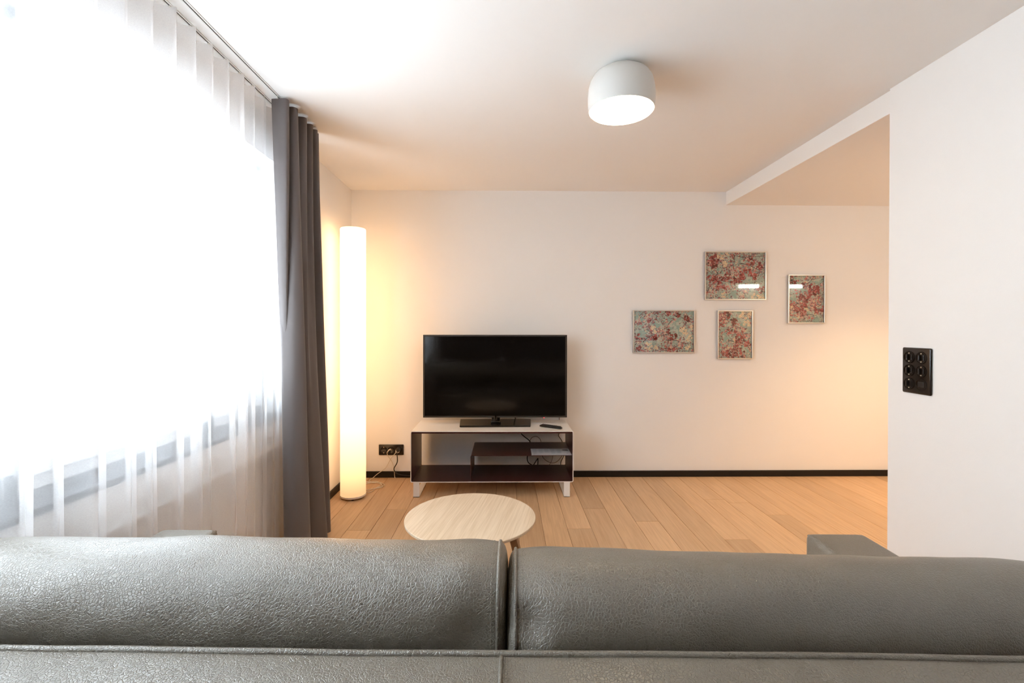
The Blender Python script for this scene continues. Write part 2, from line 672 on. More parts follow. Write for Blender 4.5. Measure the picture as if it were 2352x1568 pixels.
# ------------------------------------------------------------------ grey curtain, drawn back in a stack
def drape():
    """plan of the cloth at the heading and at the hem: narrow pleats that open into a few deep folds"""
    top = [(-1.190, 2.410), (-1.150, 2.404), (-1.112, 2.406), (-1.116, 2.440), (-1.185, 2.458), (-1.185, 2.496), (-1.118, 2.494), (-1.110, 2.530), (-1.190, 2.560),
           (-1.185, 2.600), (-1.114, 2.612), (-1.112, 2.645), (-1.182, 2.662), (-1.180, 2.690), (-1.114, 2.700), (-1.112, 2.726), (-1.180, 2.742), (-1.180, 2.766), (-1.114, 2.776), (-1.114, 2.797), (-1.172, 2.812), (-1.118, 2.832)]
    bot = [(-1.190, 2.600), (-1.186, 2.585), (-1.184, 2.572), (-1.186, 2.560), (-1.186, 2.545), (-1.158, 2.482), (-1.100, 2.468), (-1.042, 2.520), (-1.075, 2.585),
           (-1.172, 2.610), (-1.180, 2.650), (-1.105, 2.655), (-1.045, 2.695), (-1.030, 2.740), (-1.085, 2.785), (-1.155, 2.800), (-1.160, 2.845), (-1.110, 2.865), (-1.075, 2.895), (-1.090, 2.935), (-1.140, 2.965), (-1.125, 3.000)]
    A = catmull([Vector((x, y, 0)) for x, y in top], 10)
    B = catmull([Vector((x, y, 0)) for x, y in bot], 10)
    nz, n = 48, len(A)
    vs_, fs = [], []
    for j in range(nz + 1):
        t = j / nz
        e = 0.75 * t + 0.25 * t * t * (3 - 2 * t)
        for i in range(n):
            p = A[i].lerp(B[i], e)
            w_ = math.sin(PI * t)
            vs_.append((p.x + 0.006 * w_ * noise.noise(Vector((i * 0.06, t * 2.2, 4.4))), p.y + 0.008 * w_ * noise.noise(Vector((i * 0.05, t * 1.7, 8.8))), 2.436 + (0.022 - 2.436) * t))
    for j in range(nz):
        for i in range(n - 1):
            a = j * n + i
            fs.append((a, a + 1, a + n + 1, a + n))
    ny = n - 1
    b = MB()
    b.add(vs_, fs)
    t = thing('drape', 'taupe grey opaque curtain gathered in a stack beside the floor lamp', 'curtain', (-1.15, 2.65, 0))
    b.build('fabric', M_CURTAIN, t, smooth=True)
    for i in range(15, ny + 1, 40):
        x, y, z = vs_[i]
        MB().box(-1.160, -1.154, y - 0.004, y + 0.004, 2.434, 2.4468, 0.001, 1).build('glider', M_WHITEPL, t)


drape()

# ------------------------------------------------------------------ sofa (seen from behind)
SP = Vector((0.0, 0.95, 0.0))
sofa = thing('sofa', 'two seat taupe grey leather sofa seen from behind, facing the television', 'sofa', SP)


def sgnpow(c, e):
    return math.copysign(abs(c) ** e, c)


def cushion(x0, x1, cyy, czz, a, b, n_, tilt, drop, dents, seam_in, seed):
    """padded back cushion: a soft section swept along x, closed by bulging end panels with piped seams"""
    NP, NX = 72, 64
    ca, sa = math.cos(tilt), math.sin(tilt)

    def sect(k, sc):
        t = 2 * PI * k / NP
        y = a * sgnpow(math.cos(t), 2 / n_) * sc
        z = b * sgnpow(math.sin(t), 2 / n_) * sc
        return ca * y - sa * z, sa * y + ca * z

    def pos(x, k, sc):
        y, z = sect(k, sc)
        u = (x - x0) / (x1 - x0)
        p = Vector((x, cyy + y, czz + z + drop(x)))
        nrm = Vector((0, y, z)).normalized()
        h = 0.006 * noise.noise(Vector((x * 3.1 + seed, y * 7, z * 7))) + 0.003 * noise.noise(Vector((x * 9 + seed, y * 16, z * 14)))
        for (dx, dy, dz, r, dep) in dents:
            q = (p - Vector((dx, dy, dz))).length
            h -= dep * math.exp(-(q / r) ** 2)
        return p + nrm * h
    mb = MB()
    rings = []
    xs = []
    L_ = x1 - x0
    for i in range(NX + 1):
        u = i / NX
        u = 0.5 - 0.5 * math.cos(PI * u) * (0.35) - 0.5 * (1 - 2 * u) * 0.65
        xs.append(x0 + L_ * u)
    vs_ = []
    for x in xs:
        d = min(x - x0, x1 - x)
        sc = 1.0 - 0.05 * max(0, 1 - d / 0.09) ** 2
        for k in range(NP):
            vs_.append(pos(x, k, sc))
    nr = len(xs)
    fs = []
    for i in range(nr - 1):
        for k in range(NP):
            fs.append((i * NP + k, i * NP + (k + 1) % NP, (i + 1) * NP + (k + 1) % NP, (i + 1) * NP + k))
    # bulging ends
    for side in (0, 1):
        base = 0 if side == 0 else (nr - 1) * NP
        xe = x0 if side == 0 else x1
        dr = -1 if side == 0 else 1
        prev = [base + k for k in range(NP)]
        for sc in (0.992, 0.97, 0.93, 0.86, 0.72, 0.5, 0.28, 0.08):
            off = len(vs_)
            bx = 0.0185 * (1 - sc ** 7) ** 0.5
            for k in range(NP):
                p = pos(xe, k, 0.95 * sc)
                vs_.append(Vector((xe + dr * bx, p.y, p.z)))
            cur = [off + k for k in range(NP)]
            for k in range(NP):
                fs.append((prev[k], prev[(k + 1) % NP], cur[(k + 1) % NP], cur[k]))
            prev = cur
        fs.append(tuple(prev))
    mb.add(vs_, fs)
    c = mb.build('back_cushion', M_LEATHER, sofa, smooth=True)
    for side in (0, 1):
        xe = x0 if side == 0 else x1
        dr = 1 if side == 0 else -1
        loop = [pos(xe, k, 0.958) + Vector((-dr * 0.001, 0, 0)) for k in range(NP)]
        MB().tube(loop, 0.0038, 8, loop=True, smooth=2).build('piping', M_LEATHER, c, smooth=True)
        # a row of stitches beside the seam
        if (side == 1) == seam_in or True:
            st = MB()
            pts = catmull([pos(xe + dr * 0.0125, k, 0.962) for k in range(NP)], 6, True)
            ln, acc = 0, 0
            cen = Vector((xe, cyy, czz))
            q0 = pts[0]
            for q in pts[1:]:
                acc += (q - q0).length
                if acc > 0.0058:
                    dirn = (q - q0).normalized()
                    out_ = (q - cen)
                    out_.x = 0
                    out_.normalize()
                    st.tube([q - dirn * 0.0017 + out_ * 0.0006, q + dirn * 0.0017 + out_ * 0.0006], 0.0007, 5, smooth=0)
                    acc = 0
                q0 = q
            o = st.build('stitching', M_STITCH, c)
            o['kind'] = 'stuff'
    return c


def drop_l(x):
    return -0.006 * max(0, (-x - 0.6) / 0.5) ** 2


def drop_r(x):
    return -0.019 - 0.016 * max(0, x / 1.0) ** 1.2


cushion(-1.170, -0.014, 1.003, 0.678, 0.127, 0.130, 2.35, 0.10, drop_l,
        [(-0.055, 0.885, 0.700, 0.050, 0.016), (-0.09, 0.93, 0.78, 0.05, -0.006), (-0.30, 0.90, 0.74, 0.25, 0.004)], True, 1.7)
cushion(0.022, 1.175, 1.003, 0.678, 0.127, 0.130, 2.35, 0.10, drop_r,
        [(0.048, 0.895, 0.712, 0.032, 0.018), (0.07, 0.885, 0.64, 0.05, -0.008), (0.6, 0.90, 0.72, 0.25, 0.004)], False, 8.3)


# back frame behind the cushions
def back_frame():
    mb = MB()
    prof = []
    yb, yf, zt = 0.690, 0.842, 0.695

    def arc(cyy, czz, r, a0, a1, k):
        return [(cyy + r * math.cos(a0 + (a1 - a0) * i / k), czz + r * math.sin(a0 + (a1 - a0) * i / k)) for i in range(k + 1)]
    prof += [(yb + 0.03, 0.12)]
    prof += [(yb + 0.012, 0.30), (yb, 0.50)]
    prof += arc(yb + 0.062, zt - 0.066, 0.062, PI, PI / 2 + 0.12, 10)
    prof += [(yf - 0.035, zt - 0.0005)]
    prof += arc(yf - 0.010, zt - 0.011, 0.010, PI / 2, 0, 5)
    prof += [(yf, 0.30), (yf, 0.12)]
    NX = 60
    x0, x1 = -1.145, 1.145
    vs_, fs = [], []
    n = len(prof)
    xs = [x0 + 0.0, x0 + 0.004, x0 + 0.012] + [x0 + 0.03 + (x1 - x0 - 0.06) * i / NX for i in range(NX + 1)] + [x1 - 0.012, x1 - 0.004, x1]
    cy_, cz_ = (yb + yf) / 2, 0.42
    for x in xs:
        d = min(x - x0, x1 - x)
        e = 0.02 * max(0, 1 - d / 0.02) ** 2
        for (y, z) in prof:
            h = 0.0025 * noise.noise(Vector((x * 5, y * 9, z * 9)))
            vs_.append((x, y + math.copysign(min(e, abs(y - cy_)), cy_ - y), z + math.copysign(min(e, abs(z - cz_)), cz_ - z) + h))
    for i in range(len(xs) - 1):
        for k in range(n - 1):
            fs.append((i * n + k, i * n + k + 1, (i + 1) * n + k + 1, (i + 1) * n + k))
        fs.append((i * n + n - 1, i * n, (i + 1) * n, (i + 1) * n + n - 1))
    fs.append(tuple(range(n)))
    fs.append(tuple(range((len(xs) - 1) * n, len(xs) * n))[::-1])
    mb.add(vs_, fs)
    f = mb.build('back_frame', M_LEATHER, sofa, smooth=True)
    pts = [(x, yf - 0.009, zt - 0.0005 + 0.0025 * noise.noise(Vector((x * 5, yf * 9, zt * 9)))) for x in [x0 + 0.02 + (x1 - x0 - 0.04) * i / 60 for i in range(61)]]
    MB().tube(pts, 0.0062, 10, smooth=1).build('piping', M_LEATHER, f, smooth=True)
    # upright seam in the middle of the back
    sm = [(-0.003, yf - 0.017, zt + 0.001), (-0.003, yf - 0.06, zt + 0.0018), (-0.003, yf - 0.095, zt - 0.004), (-0.003, yb + 0.024, zt - 0.019), (-0.003, yb + 0.005, zt - 0.05), (-0.003, yb - 0.001, 0.56), (-0.003, yb + 0.012, 0.30), (-0.003, yb + 0.03, 0.13)]
    MB().tube(sm, 0.0036, 8, smooth=6).build('seam', M_LEATHER, f, smooth=True)
    st = MB()
    pp = catmull([Vector((p[0] + 0.0095, p[1], p[2] + 0.0006)) for p in sm], 24)
    acc, q0 = 0, pp[0]
    for q in pp[1:]:
        acc += (q - q0).length
        if acc > 0.0058:
            dn = (q - q0).normalized()
            st.tube([q - dn * 0.0018, q + dn * 0.0018], 0.0008, 5, smooth=0)
            acc = 0
        q0 = q
    o = st.build('stitching', M_STITCH, f)
    o['kind'] = 'stuff'


back_frame()


def arm(x0, x1):
    mb = MB()
    bm = bmesh.new()
    bmesh.ops.create_cube(bm, size=1)
    y0, y1, z0, z1 = 1.10, 1.535, 0.11, 0.612
    for v in bm.verts:
        v.co = Vector(((x0 + x1) / 2 + v.co.x * (x1 - x0), (y0 + y1) / 2 + v.co.y * (y1 - y0), (z0 + z1) / 2 + v.co.z * (z1 - z0)))
    bmesh.ops.bevel(bm, geom=bm.edges[:], offset=0.022, segments=5, affect='EDGES', profile=0.62)
    bmesh.ops.subdivide_edges(bm, edges=[e for e in bm.edges if e.calc_length() > 0.1], cuts=8, use_grid_fill=True)
    for v in bm.verts:
        q = v.co
        u = max(0, 1 - ((q.x - (x0 + x1) / 2) / ((x1 - x0) / 2)) ** 2) * max(0, 1 - ((q.y - (y0 + y1) / 2) / ((y1 - y0) / 2)) ** 4)
        if q.z > z1 - 0.03:
            q.z += 0.004 * u
    mb.bm(bm)
    a = mb.build('armrest', M_LEATHER, sofa, smooth=True)
    xm = x0 + 0.011 if x0 > 0 else x1 - 0.011
    MB().tube([(xm, 1.14, 0.606), (xm, 1.50, 0.606), (xm, 1.523, 0.597), (xm, 1.529, 0.56), (xm, 1.529, 0.2)], 0.0035, 8, smooth=4).build('piping', M_LEATHER, a, smooth=True)


arm(-1.145, -0.957)
arm(0.957, 1.145)
MB().box(-0.957, 0.957, 0.84, 1.50, 0.11, 0.27, 0.02, 3).build('base', M_LEATHER, sofa, smooth=True, angle=50)
for a, b in ((-0.954, -0.002), (0.002, 0.954)):
    MB().box(a, b, 0.86, 1.52, 0.272, 0.44, 0.04, 5).build('seat_cushion', M_LEATHER, sofa, smooth=True)
for x in (-1.05, 1.05):
    for y in (0.76, 1.46):
        MB().box(x - 0.02, x + 0.02, y - 0.02, y + 0.02, 0.0, 0.125, 0.003, 1).build('leg', M_ALU, sofa)
sofa.rotation_euler = (0, 0, math.radians(-1.5))

# ------------------------------------------------------------------ round coffee table
TC = (-0.161, 2.188)
TZ = 0.400
table = thing('coffee_table', 'round coffee table with pale oak top between the sofa and television', 'table', (TC[0], TC[1], 0))
R_ = 0.303
MB().lathe([(0.0, TZ), (R_ - 0.002, TZ), (R_, TZ - 0.002), (R_, TZ - 0.010), (R_ - 0.004, TZ - 0.013), (R_ - 0.05, TZ - 0.022), (0.0, TZ - 0.022)], (TC[0], TC[1], 0), n=128).build('tabletop', M_TABLE, table, angle=30)
for az in (-20, 100, 220):
    a = math.radians(az)
    mb = MB()
    p0 = Vector((TC[0] + 0.195 * math.cos(a), TC[1] + 0.195 * math.sin(a), TZ - 0.016))
    p1 = Vector((TC[0] + 0.305 * math.cos(a), TC[1] + 0.305 * math.sin(a), 0.0))
    rad = Vector((math.cos(a), math.sin(a), 0))
    tan = Vector((-math.sin(a), math.cos(a), 0))
    vs_, fs = [], []
    for (p, w, h) in ((p0, 0.019, 0.019), (p0.lerp(p1, 0.5), 0.017, 0.017), (p1, 0.012, 0.012)):
        for sx, sy in ((-1, -.6), (-.6, -1), (.6, -1), (1, -.6), (1, .6), (.6, 1), (-.6, 1), (-1, .6)):
            vs_.append(p + rad * w * sx + tan * h * sy)
    for i in range(2):
        for k in range(8):
            fs.append((i * 8 + k, i * 8 + (k + 1) % 8, i * 8 + 8 + (k + 1) % 8, i * 8 + 8 + k))
    fs.append(tuple(range(8))[::-1])
    fs.append(tuple(range(16, 24)))
    mb.add(vs_, fs)
    mb.build('leg', M_TABLELEG, table)

# ------------------------------------------------------------------ television bench
bench = thing('television_bench', 'low white metal television bench with burgundy inside and sled legs', 'tv stand', (-0.10, 3.75, 0))
bx0, bx1, by0, by1, bz0, bz1 = -0.713, 0.515, 3.540, 3.972, 0.113, 0.499


def rrect(x0, x1, z0, z1, r, k=5):
    pts = []
    for cx, cz, a0 in ((x1 - r, z1 - r, 0), (x0 + r, z1 - r, PI / 2), (x0 + r, z0 + r, PI), (x1 - r, z0 + r, 1.5 * PI)):
        for i in range(k + 1):
            a = a0 + (PI / 2) * i / k
            pts.append((cx + r * math.cos(a), cz + r * math.sin(a)))
    return pts


def sleeve(outer, inner, y0, y1):
    """outer skin faces, front/back rims and inner skin of a folded sheet tunnel"""
    n = len(outer)
    V = [(x, y0, z) for x, z in outer] + [(x, y1, z) for x, z in outer] + [(x, y0, z) for x, z in inner] + [(x, y1, z) for x, z in inner]
    Fo = [(k, (k + 1) % n, n + (k + 1) % n, n + k) for k in range(n)]
    Fo += [(k, 2 * n + k, 2 * n + (k + 1) % n, (k + 1) % n) for k in range(n)]
    Fo += [(n + k, n + (k + 1) % n, 3 * n + (k + 1) % n, 3 * n + k) for k in range(n)]
    Fi = [(2 * n + k, 3 * n + k, 3 * n + (k + 1) % n, 2 * n + (k + 1) % n) for k in range(n)]
    return V, Fo + Fi


V, Fc = sleeve(rrect(bx0, bx1, bz0, bz1, 0.012), rrect(bx0 + 0.0055, bx1 - 0.0055, bz0 + 0.0055, bz1 - 0.0055, 0.0075), by0, by1)
shell = MB()
shell.add(V, Fc)
shell.build('outer_shell', M_WHITEMET, bench, angle=40)
V, Fc = sleeve(rrect(bx0 + 0.0056, bx1 - 0.0056, bz0 + 0.0056, bz1 - 0.0056, 0.0075), rrect(bx0 + 0.0075, bx1 - 0.0075, bz0 + 0.0075, bz1 - 0.0075, 0.006), by0 + 0.001, by1 - 0.001)
lin = MB()
lin.add(V, Fc)
lin.box(bx0 + 0.009, bx1 - 0.009, by0 + 0.002, by0 + 0.006, bz1 - 0.0185, bz1 - 0.005)
lin.build('inner_lining', M_DARKRED, bench, angle=40)
# angled shelf
sh = MB()
sx, sz = -0.262, 0.314
pts_o = [(sx, bz0 + 0.006), (sx, sz - 0.012)] + [(sx + 0.012 - 0.012 * math.cos(a), sz - 0.012 + 0.012 * math.sin(a)) for a in (PI / 8, PI / 4, 3 * PI / 8)] + [(sx + 0.012, sz), (bx1 - 0.006, sz)]
pts_i = [(sx + 0.003, bz0 + 0.006), (sx + 0.003, sz - 0.012)] + [(sx + 0.012 - 0.009 * math.cos(a), sz - 0.012 + 0.009 * math.sin(a)) for a in (PI / 8, PI / 4, 3 * PI / 8)] + [(sx + 0.012, sz - 0.003), (bx1 - 0.006, sz - 0.003)]
n = len(pts_o)
V = [(x, y, z) for y in (by0 + 0.004, by1 - 0.01) for (x, z) in pts_o + pts_i]
Fc = []
for k in range(n - 1):
    Fc += [(k, k + 1, 2 * n + k + 1, 2 * n + k), (n + k, 3 * n + k, 3 * n + k + 1, n + k + 1), (k, n + k, n + k + 1, k + 1), (2 * n + k, 2 * n + k + 1, 3 * n + k + 1, 3 * n + k)]
sh.add(V, Fc)
sh.build('shelf', M_DARKRED, bench, angle=40)
for x0, x1 in ((-0.693, -0.647), (0.443, 0.489)):
    lg = MB()
    lg.box(x0, x1, by0 + 0.003, by0 + 0.009, 0.0, bz0, 0.001, 1)
    lg.box(x0, x1, by0 + 0.003, by1 - 0.05, 0.0, 0.006, 0.001, 1)
    lg.box(x0, x1, by1 - 0.056, by1 - 0.05, 0.0, bz0, 0.001, 1)
    lg.build('leg', M_WHITEMET, bench)

# ------------------------------------------------------------------ television
tv = thing('television', 'large black flat screen television on the white bench', 'television', (-0.078, 3.80, bz1))
tx0, tx1, tz0, tz1, ty = -0.661, 0.497, 0.556, 1.221, 3.780
M_TVFRAME = principled('dark_grey_bezel', (0.030, 0.029, 0.029), 0.38, 0.4)
M_SCREEN = principled('black_glass_screen', (0.0035, 0.0034, 0.0036), 0.10, 0.42)
bz = MB()
w = 0.0135
for q in ((tx0, tx1, tz1 - w, tz1), (tx0, tx1, tz0, tz0 + w), (tx0, tx0 + w, tz0 + w, tz1 - w), (tx1 - w, tx1, tz0 + w, tz1 - w)):
    bz.box(q[0], q[1], ty, ty + 0.030, q[2], q[3], 0.0015, 1)
bez = bz.build('bezel', M_TVFRAME, tv)
MB().box(tx0 + w - 0.001, tx1 - w + 0.001, ty + 0.003, ty + 0.008, tz0 + w - 0.001, tz1 - w + 0.001).build('screen', M_SCREEN, tv)
bk = MB()
bk.box(tx0 + 0.004, tx1 - 0.004, ty + 0.009, ty + 0.03, tz0 + 0.004, tz1 - 0.004, 0.003, 1)
bk.box(tx0 + 0.25, tx1 - 0.25, ty + 0.03, ty + 0.065, tz0 + 0.05, tz1 - 0.25, 0.015, 2)
bk.build('back_cover', M_BLACK, tv)
MB().box(-0.093, -0.060, ty - 0.001, ty + 0.002, tz0 + 0.0042, tz0 + 0.0066).build('badge', principled('pale_badge_print', (0.30, 0.29, 0.28), 0.4, 0.4), bez)
MB().lathe([(0.0, -0.004), (0.0035, -0.003), (0.0045, 0.0), (0.0045, 0.006), (0.0, 0.006)], (0.312, ty + 0.006, tz0 - 0.002), axis='y', n=12).build('standby_light', emit_mat('red_standby_glow', (1.0, 0.06, 0.08), 1.6), tv)
nk = MB()
nk.box(-0.110, -0.044, 3.800, 3.835, bz1 + 0.016, tz0 + 0.05, 0.008, 3)
nk.box(-0.118, -0.036, 3.755, 3.85, bz1 + 0.012, bz1 + 0.034, 0.009, 3)
nk.lathe([(0.019, 0.0), (0.019, 0.045)], (-0.077, 3.792, bz1 + 0.026), n=24, closed=True)
nk.build('neck', principled('black_gloss_neck', (0.006, 0.006, 0.006), 0.10, 0.6), tv, angle=40)
# base plate, wider at the back
bp = MB()
outl = [(-0.357, 3.672), (0.198, 3.680), (0.214, 3.950), (-0.377, 3.945)]
bm = bmesh.new()
lo = [bm.verts.new((x, y, bz1 + 0.0005)) for x, y in outl]
hi = [bm.verts.new((x, y, bz1 + 0.0135)) for x, y in outl]
bm.faces.new(lo[::-1])
bm.faces.new(hi)
for k in range(4):
    bm.faces.new((lo[k], lo[(k + 1) % 4], hi[(k + 1) % 4], hi[k]))
bmesh.ops.bevel(bm, geom=bm.edges[:], offset=0.003, segments=2, affect='EDGES')
bp.bm(bm)
bp.build('base', principled('black_gloss_base', (0.012, 0.010, 0.009), 0.16, 0.5), tv, angle=35)

# remote control on the bench
rc = thing('remote_control', 'black remote control lying on the white bench, right of the television base', 'remote control', (0.355, 3.66, bz1))
ang = math.atan2(3.605 - 3.712, 0.432 - 0.278)
ca, sa = math.cos(ang), math.sin(ang)
Rz = Matrix.Rotation(ang, 3, 'Z')
ctr = Vector((0.355, 3.662, bz1))


def rcp(u, v, z):
    p = Rz @ Vector((u, v, 0))
    return (ctr.x + p.x, ctr.y + p.y, bz1 + z)


bd = MB()
bm = bmesh.new()
secs = []
for i in range(13):
    u = -0.094 + 0.188 * i / 12
    e = abs(2 * i / 12 - 1)
    hw = 0.0215 * (1 - 0.35 * max(0, e - 0.82) / 0.18)
    th = 0.019 * (1 - 0.4 * max(0, e - 0.85) / 0.15)
    secs.append([bm.verts.new(rcp(u, v * hw, z)) for v, z in ((-1, 0.006), (-0.7, 0.0005), (0.7, 0.0005), (1, 0.006), (0.95, th * 0.85), (0.7, th), (-0.7, th), (-0.95, th * 0.85))])
for i in range(12):
    for k in range(8):
        bm.faces.new((secs[i][k], secs[i][(k + 1) % 8], secs[i + 1][(k + 1) % 8], secs[i + 1][k]))
bm.faces.new(secs[0][::-1])
bm.faces.new(secs[-1])
bd.bm(bm)
bd.build('body', M_BLACK, rc, angle=45)
M_BTN = principled('grey_rubber_button', (0.05, 0.048, 0.046), 0.6, 0.3)
for i in range(9):
    for j in range(3):
        if i == 8 and j != 1:
            continue
        u, v = -0.072 + i * 0.0165, (j - 1) * 0.0105
        p = rcp(u, v, 0.018)
        MB().lathe([(0.0038, 0.0), (0.0036, 0.0022), (0.0, 0.0026)], p, n=8).build('button', M_BTN, rc)

# printed sheet on the inner shelf
pz = sz + 0.0008
M_PAPER = principled('white_laminated_paper', (0.62, 0.61, 0.62), 0.25, 0.5)
M_INK = principled('grey_print', (0.30, 0.30, 0.32), 0.5, 0.3)
M_INKD = principled('dark_print', (0.06, 0.06, 0.07), 0.5, 0.3)
sheet = thing('info_sheet', 'white printed information sheet lying on the burgundy inner shelf', 'paper', (0.353, 3.635, pz))
MB().box(0.201, 0.503, 3.552, 3.742, pz - 0.0006, pz, 0.0).build('page', M_PAPER, sheet)
ink = MB()
random.seed(4)
for c in range(5):
    xa = 0.214 + c * 0.047
    y = 3.728
    while y > 3.585 + 0.02 * (c % 3):
        ink.add([(xa, y, pz + 0.0003), (xa + random.uniform(0.024, 0.037), y, pz + 0.0003), (xa + 0.03, y - 0.0035, pz + 0.0003), (xa, y - 0.0035, pz + 0.0003)], [(0, 1, 2, 3)], 0)
        y -= random.choice((0.007, 0.007, 0.011))
ink.add([(0.447, 3.708, pz + 0.0003), (0.491, 3.712, pz + 0.0003), (0.494, 3.675, pz + 0.0003), (0.450, 3.683, pz + 0.0003)], [(0, 1, 2, 3)], 1)
ink.add([(0.470, 3.60, pz + 0.0003), (0.478, 3.60, pz + 0.0003), (0.478, 3.592, pz + 0.0003), (0.470, 3.592, pz + 0.0003)], [(0, 1, 2, 3)], 1)
o = ink.build('print', [M_INK, M_INKD], sheet)
o['kind'] = 'stuff'

# cables between the bench and the wall
cg = 'loose cables behind the television bench'


def cable(name, pts, r, mt, label, group=cg, root=None):
    b = MB()
    b.tube(pts, r, 8, smooth=6)
    o = b.build(name, mt, None, smooth=True)
    return tag(o, label, 'cable', group)


cable('power_cable', [(0.07, 3.983, 0.60), (0.086, 3.983, 0.509), (0.131, 3.983, 0.387), (0.205, 3.983, 0.320), (0.211, 3.983, 0.279), (0.187, 3.983, 0.186), (0.195, 3.983, 0.137), (0.230, 3.983, 0.112), (0.235, 3.983, 0.107), (0.272, 3.983, 0.164), (0.277, 3.983, 0.164), (0.272, 3.983, 0.108), (0.232, 3.983, 0.104), (0.294, 3.983, 0.108), (0.345, 3.983, 0.111), (0.361, 3.983, 0.104), (0.35, 3.983, 0.060), (0.25, 3.983, 0.03), (0.10, 3.983, 0.0055)],
      0.0042, M_BLACK, 'thick black cable in a zigzag knot hanging behind the bench')
cable('aerial_cable', [(0.205, 4.000, 0.24), (0.205, 4.000, 0.29), (0.213, 4.000, 0.323), (0.231, 4.000, 0.346), (0.265, 4.000, 0.353), (0.295, 4.000, 0.331), (0.306, 4.000, 0.293), (0.309, 4.000, 0.235), (0.317, 4.000, 0.182), (0.351, 4.000, 0.145), (0.399, 4.000, 0.126), (0.444, 4.000, 0.140), (0.488, 4.000, 0.195), (0.51, 4.000, 0.26)],
      0.0028, M_GREYPL, 'grey cable sagging in a wide loop behind the bench')
cable('signal_cable', [(0.461, 4.020, 0.60), (0.461, 4.020, 0.527), (0.462, 4.020, 0.386), (0.457, 4.020, 0.353), (0.488, 4.020, 0.300), (0.503, 4.020, 0.195), (0.477, 4.020, 0.130), (0.477, 4.020, 0.09), (0.474, 4.020, 0.056)],
      0.003, M_BLACK, 'thin black cable hanging behind the right end of the bench')
cable('thin_grey_cable', [(0.412, 4.0095, 0.29), (0.407, 4.0095, 0.183), (0.393, 4.0095, 0.134), (0.370, 4.0095, 0.097), (0.34, 4.0095, 0.03), (0.31, 4.0095, 0.0035)],
      0.0022, M_GREYPL, 'thin grey cable crossing the wide loop behind the bench')
pa = thing('power_adapter', 'flat black power adapter on the floor beneath the bench', 'adapter', (0.05, 3.90, 0))
MB().box(-0.005, 0.110, 3.868, 3.93, 0.0, 0.030, 0.006, 2).build('case', M_BLACK, pa)
MB().tube([(0.10, 3.92, 0.014), (0.13, 3.93, 0.006), (0.20, 3.94, 0.004)], 0.003, 6).build('lead', M_BLACK, pa, smooth=True)

# ------------------------------------------------------------------ wall socket with plugs
so = thing('wall_socket', 'black triple wall socket plate low on the wall beside the floor lamp', 'socket', (-0.974, D, 0.234))
MB().box(-1.080, -0.868, D - 0.011, D, 0.190, 0.281, 0.006, 3).build('plate', M_BAKELITE, so, angle=40)
yf = D - 0.011
for i, x in enumerate((-1.036, -0.974, -0.913)):
    ins = MB()
    ins.lathe([(0.0, -0.001), (0.0235, -0.001), (0.0265, -0.0028), (0.028, 0.0)], (x, yf, 0.2355), axis='y', n=32)
    io = ins.build('socket_insert', M_BAKELITE, so, angle=40)
    for dz in ((-0.024, 0.024) if i == 0 else (0.0,)):
        MB().lathe([(0.0, -0.0035), (0.003, -0.003), (0.0035, 0.0)], (x, yf, 0.2355 + dz), axis='y', n=10).build('screw', M_DOT, io)
    if i == 0:
        MB().box(x - 0.024, x + 0.024, yf - 0.006, yf, 0.2175, 0.2385, 0.003, 2).build('rocker', M_BAKELITE, io)

# ------------------------------------------------------------------ floor lamp
LC = (-1.146, 3.553)
lamp = thing('floor_lamp', 'tall lit white cylinder floor lamp in the corner beside the grey curtain', 'lamp', (LC[0], LC[1], 0))


def shade_mat():
    """opal tube lit by bulbs inside: the glow fades a little to its foot, where no bulb sits"""
    mt = emit_mat('lit_opal_shade', (1.0, 0.585, 0.275), LAMP_SHADE)
    e = [n for n in mt.node_tree.nodes if n.type == 'EMISSION'][0]
    tc = N(mt, 'ShaderNodeTexCoord')
    sp = N(mt, 'ShaderNodeSeparateXYZ')
    mr = N(mt, 'ShaderNodeMapRange')
    mr.inputs['From Min'].default_value = 0.05
    mr.inputs['From Max'].default_value = 1.1
    mr.inputs['To Min'].default_value = 0.15
    mr.inputs['To Max'].default_value = 1.0
    mu = N(mt, 'ShaderNodeMath', operation='MULTIPLY')
    mu.inputs[1].default_value = LAMP_SHADE
    L(mt, tc, 'Object', sp, 0)
    L(mt, sp, 'Z', mr, 'Value')
    L(mt, mr, 0, mu, 0)
    L(mt, mu, 0, e, 'Strength')
    return mt


RL = 0.0925
MB().lathe([(RL, 0.028), (RL, 2.012), (RL - 0.003, 2.018), (RL - 0.007, 2.018)], (LC[0], LC[1], 0), n=64).build('shade', shade_mat(), lamp, angle=40)
MB().lathe([(0.0, 2.010), (RL - 0.006, 2.010), (RL - 0.006, 2.004), (0.0, 2.004)], (LC[0], LC[1], 0), n=48).build('top_disc', M_LAMPBODY, lamp, angle=40)
MB().lathe([(0.0, 0.008), (RL - 0.006, 0.010), (RL - 0.001, 0.013), (RL + 0.0012, 0.018), (RL + 0.0012, 0.026), (RL - 0.001, 0.028), (0.0, 0.028)], (LC[0], LC[1], 0), n=64).build('base_ring', M_WHITEMET, lamp, angle=40)
for az in (-75, -20, 45, 165):
    a = math.radians(az)
    MB().lathe([(0.009, 0.0), (0.009, 0.009)], (LC[0] + 0.066 * math.cos(a), LC[1] + 0.066 * math.sin(a), 0), n=12, closed=True).build('foot', M_BLACK, lamp)
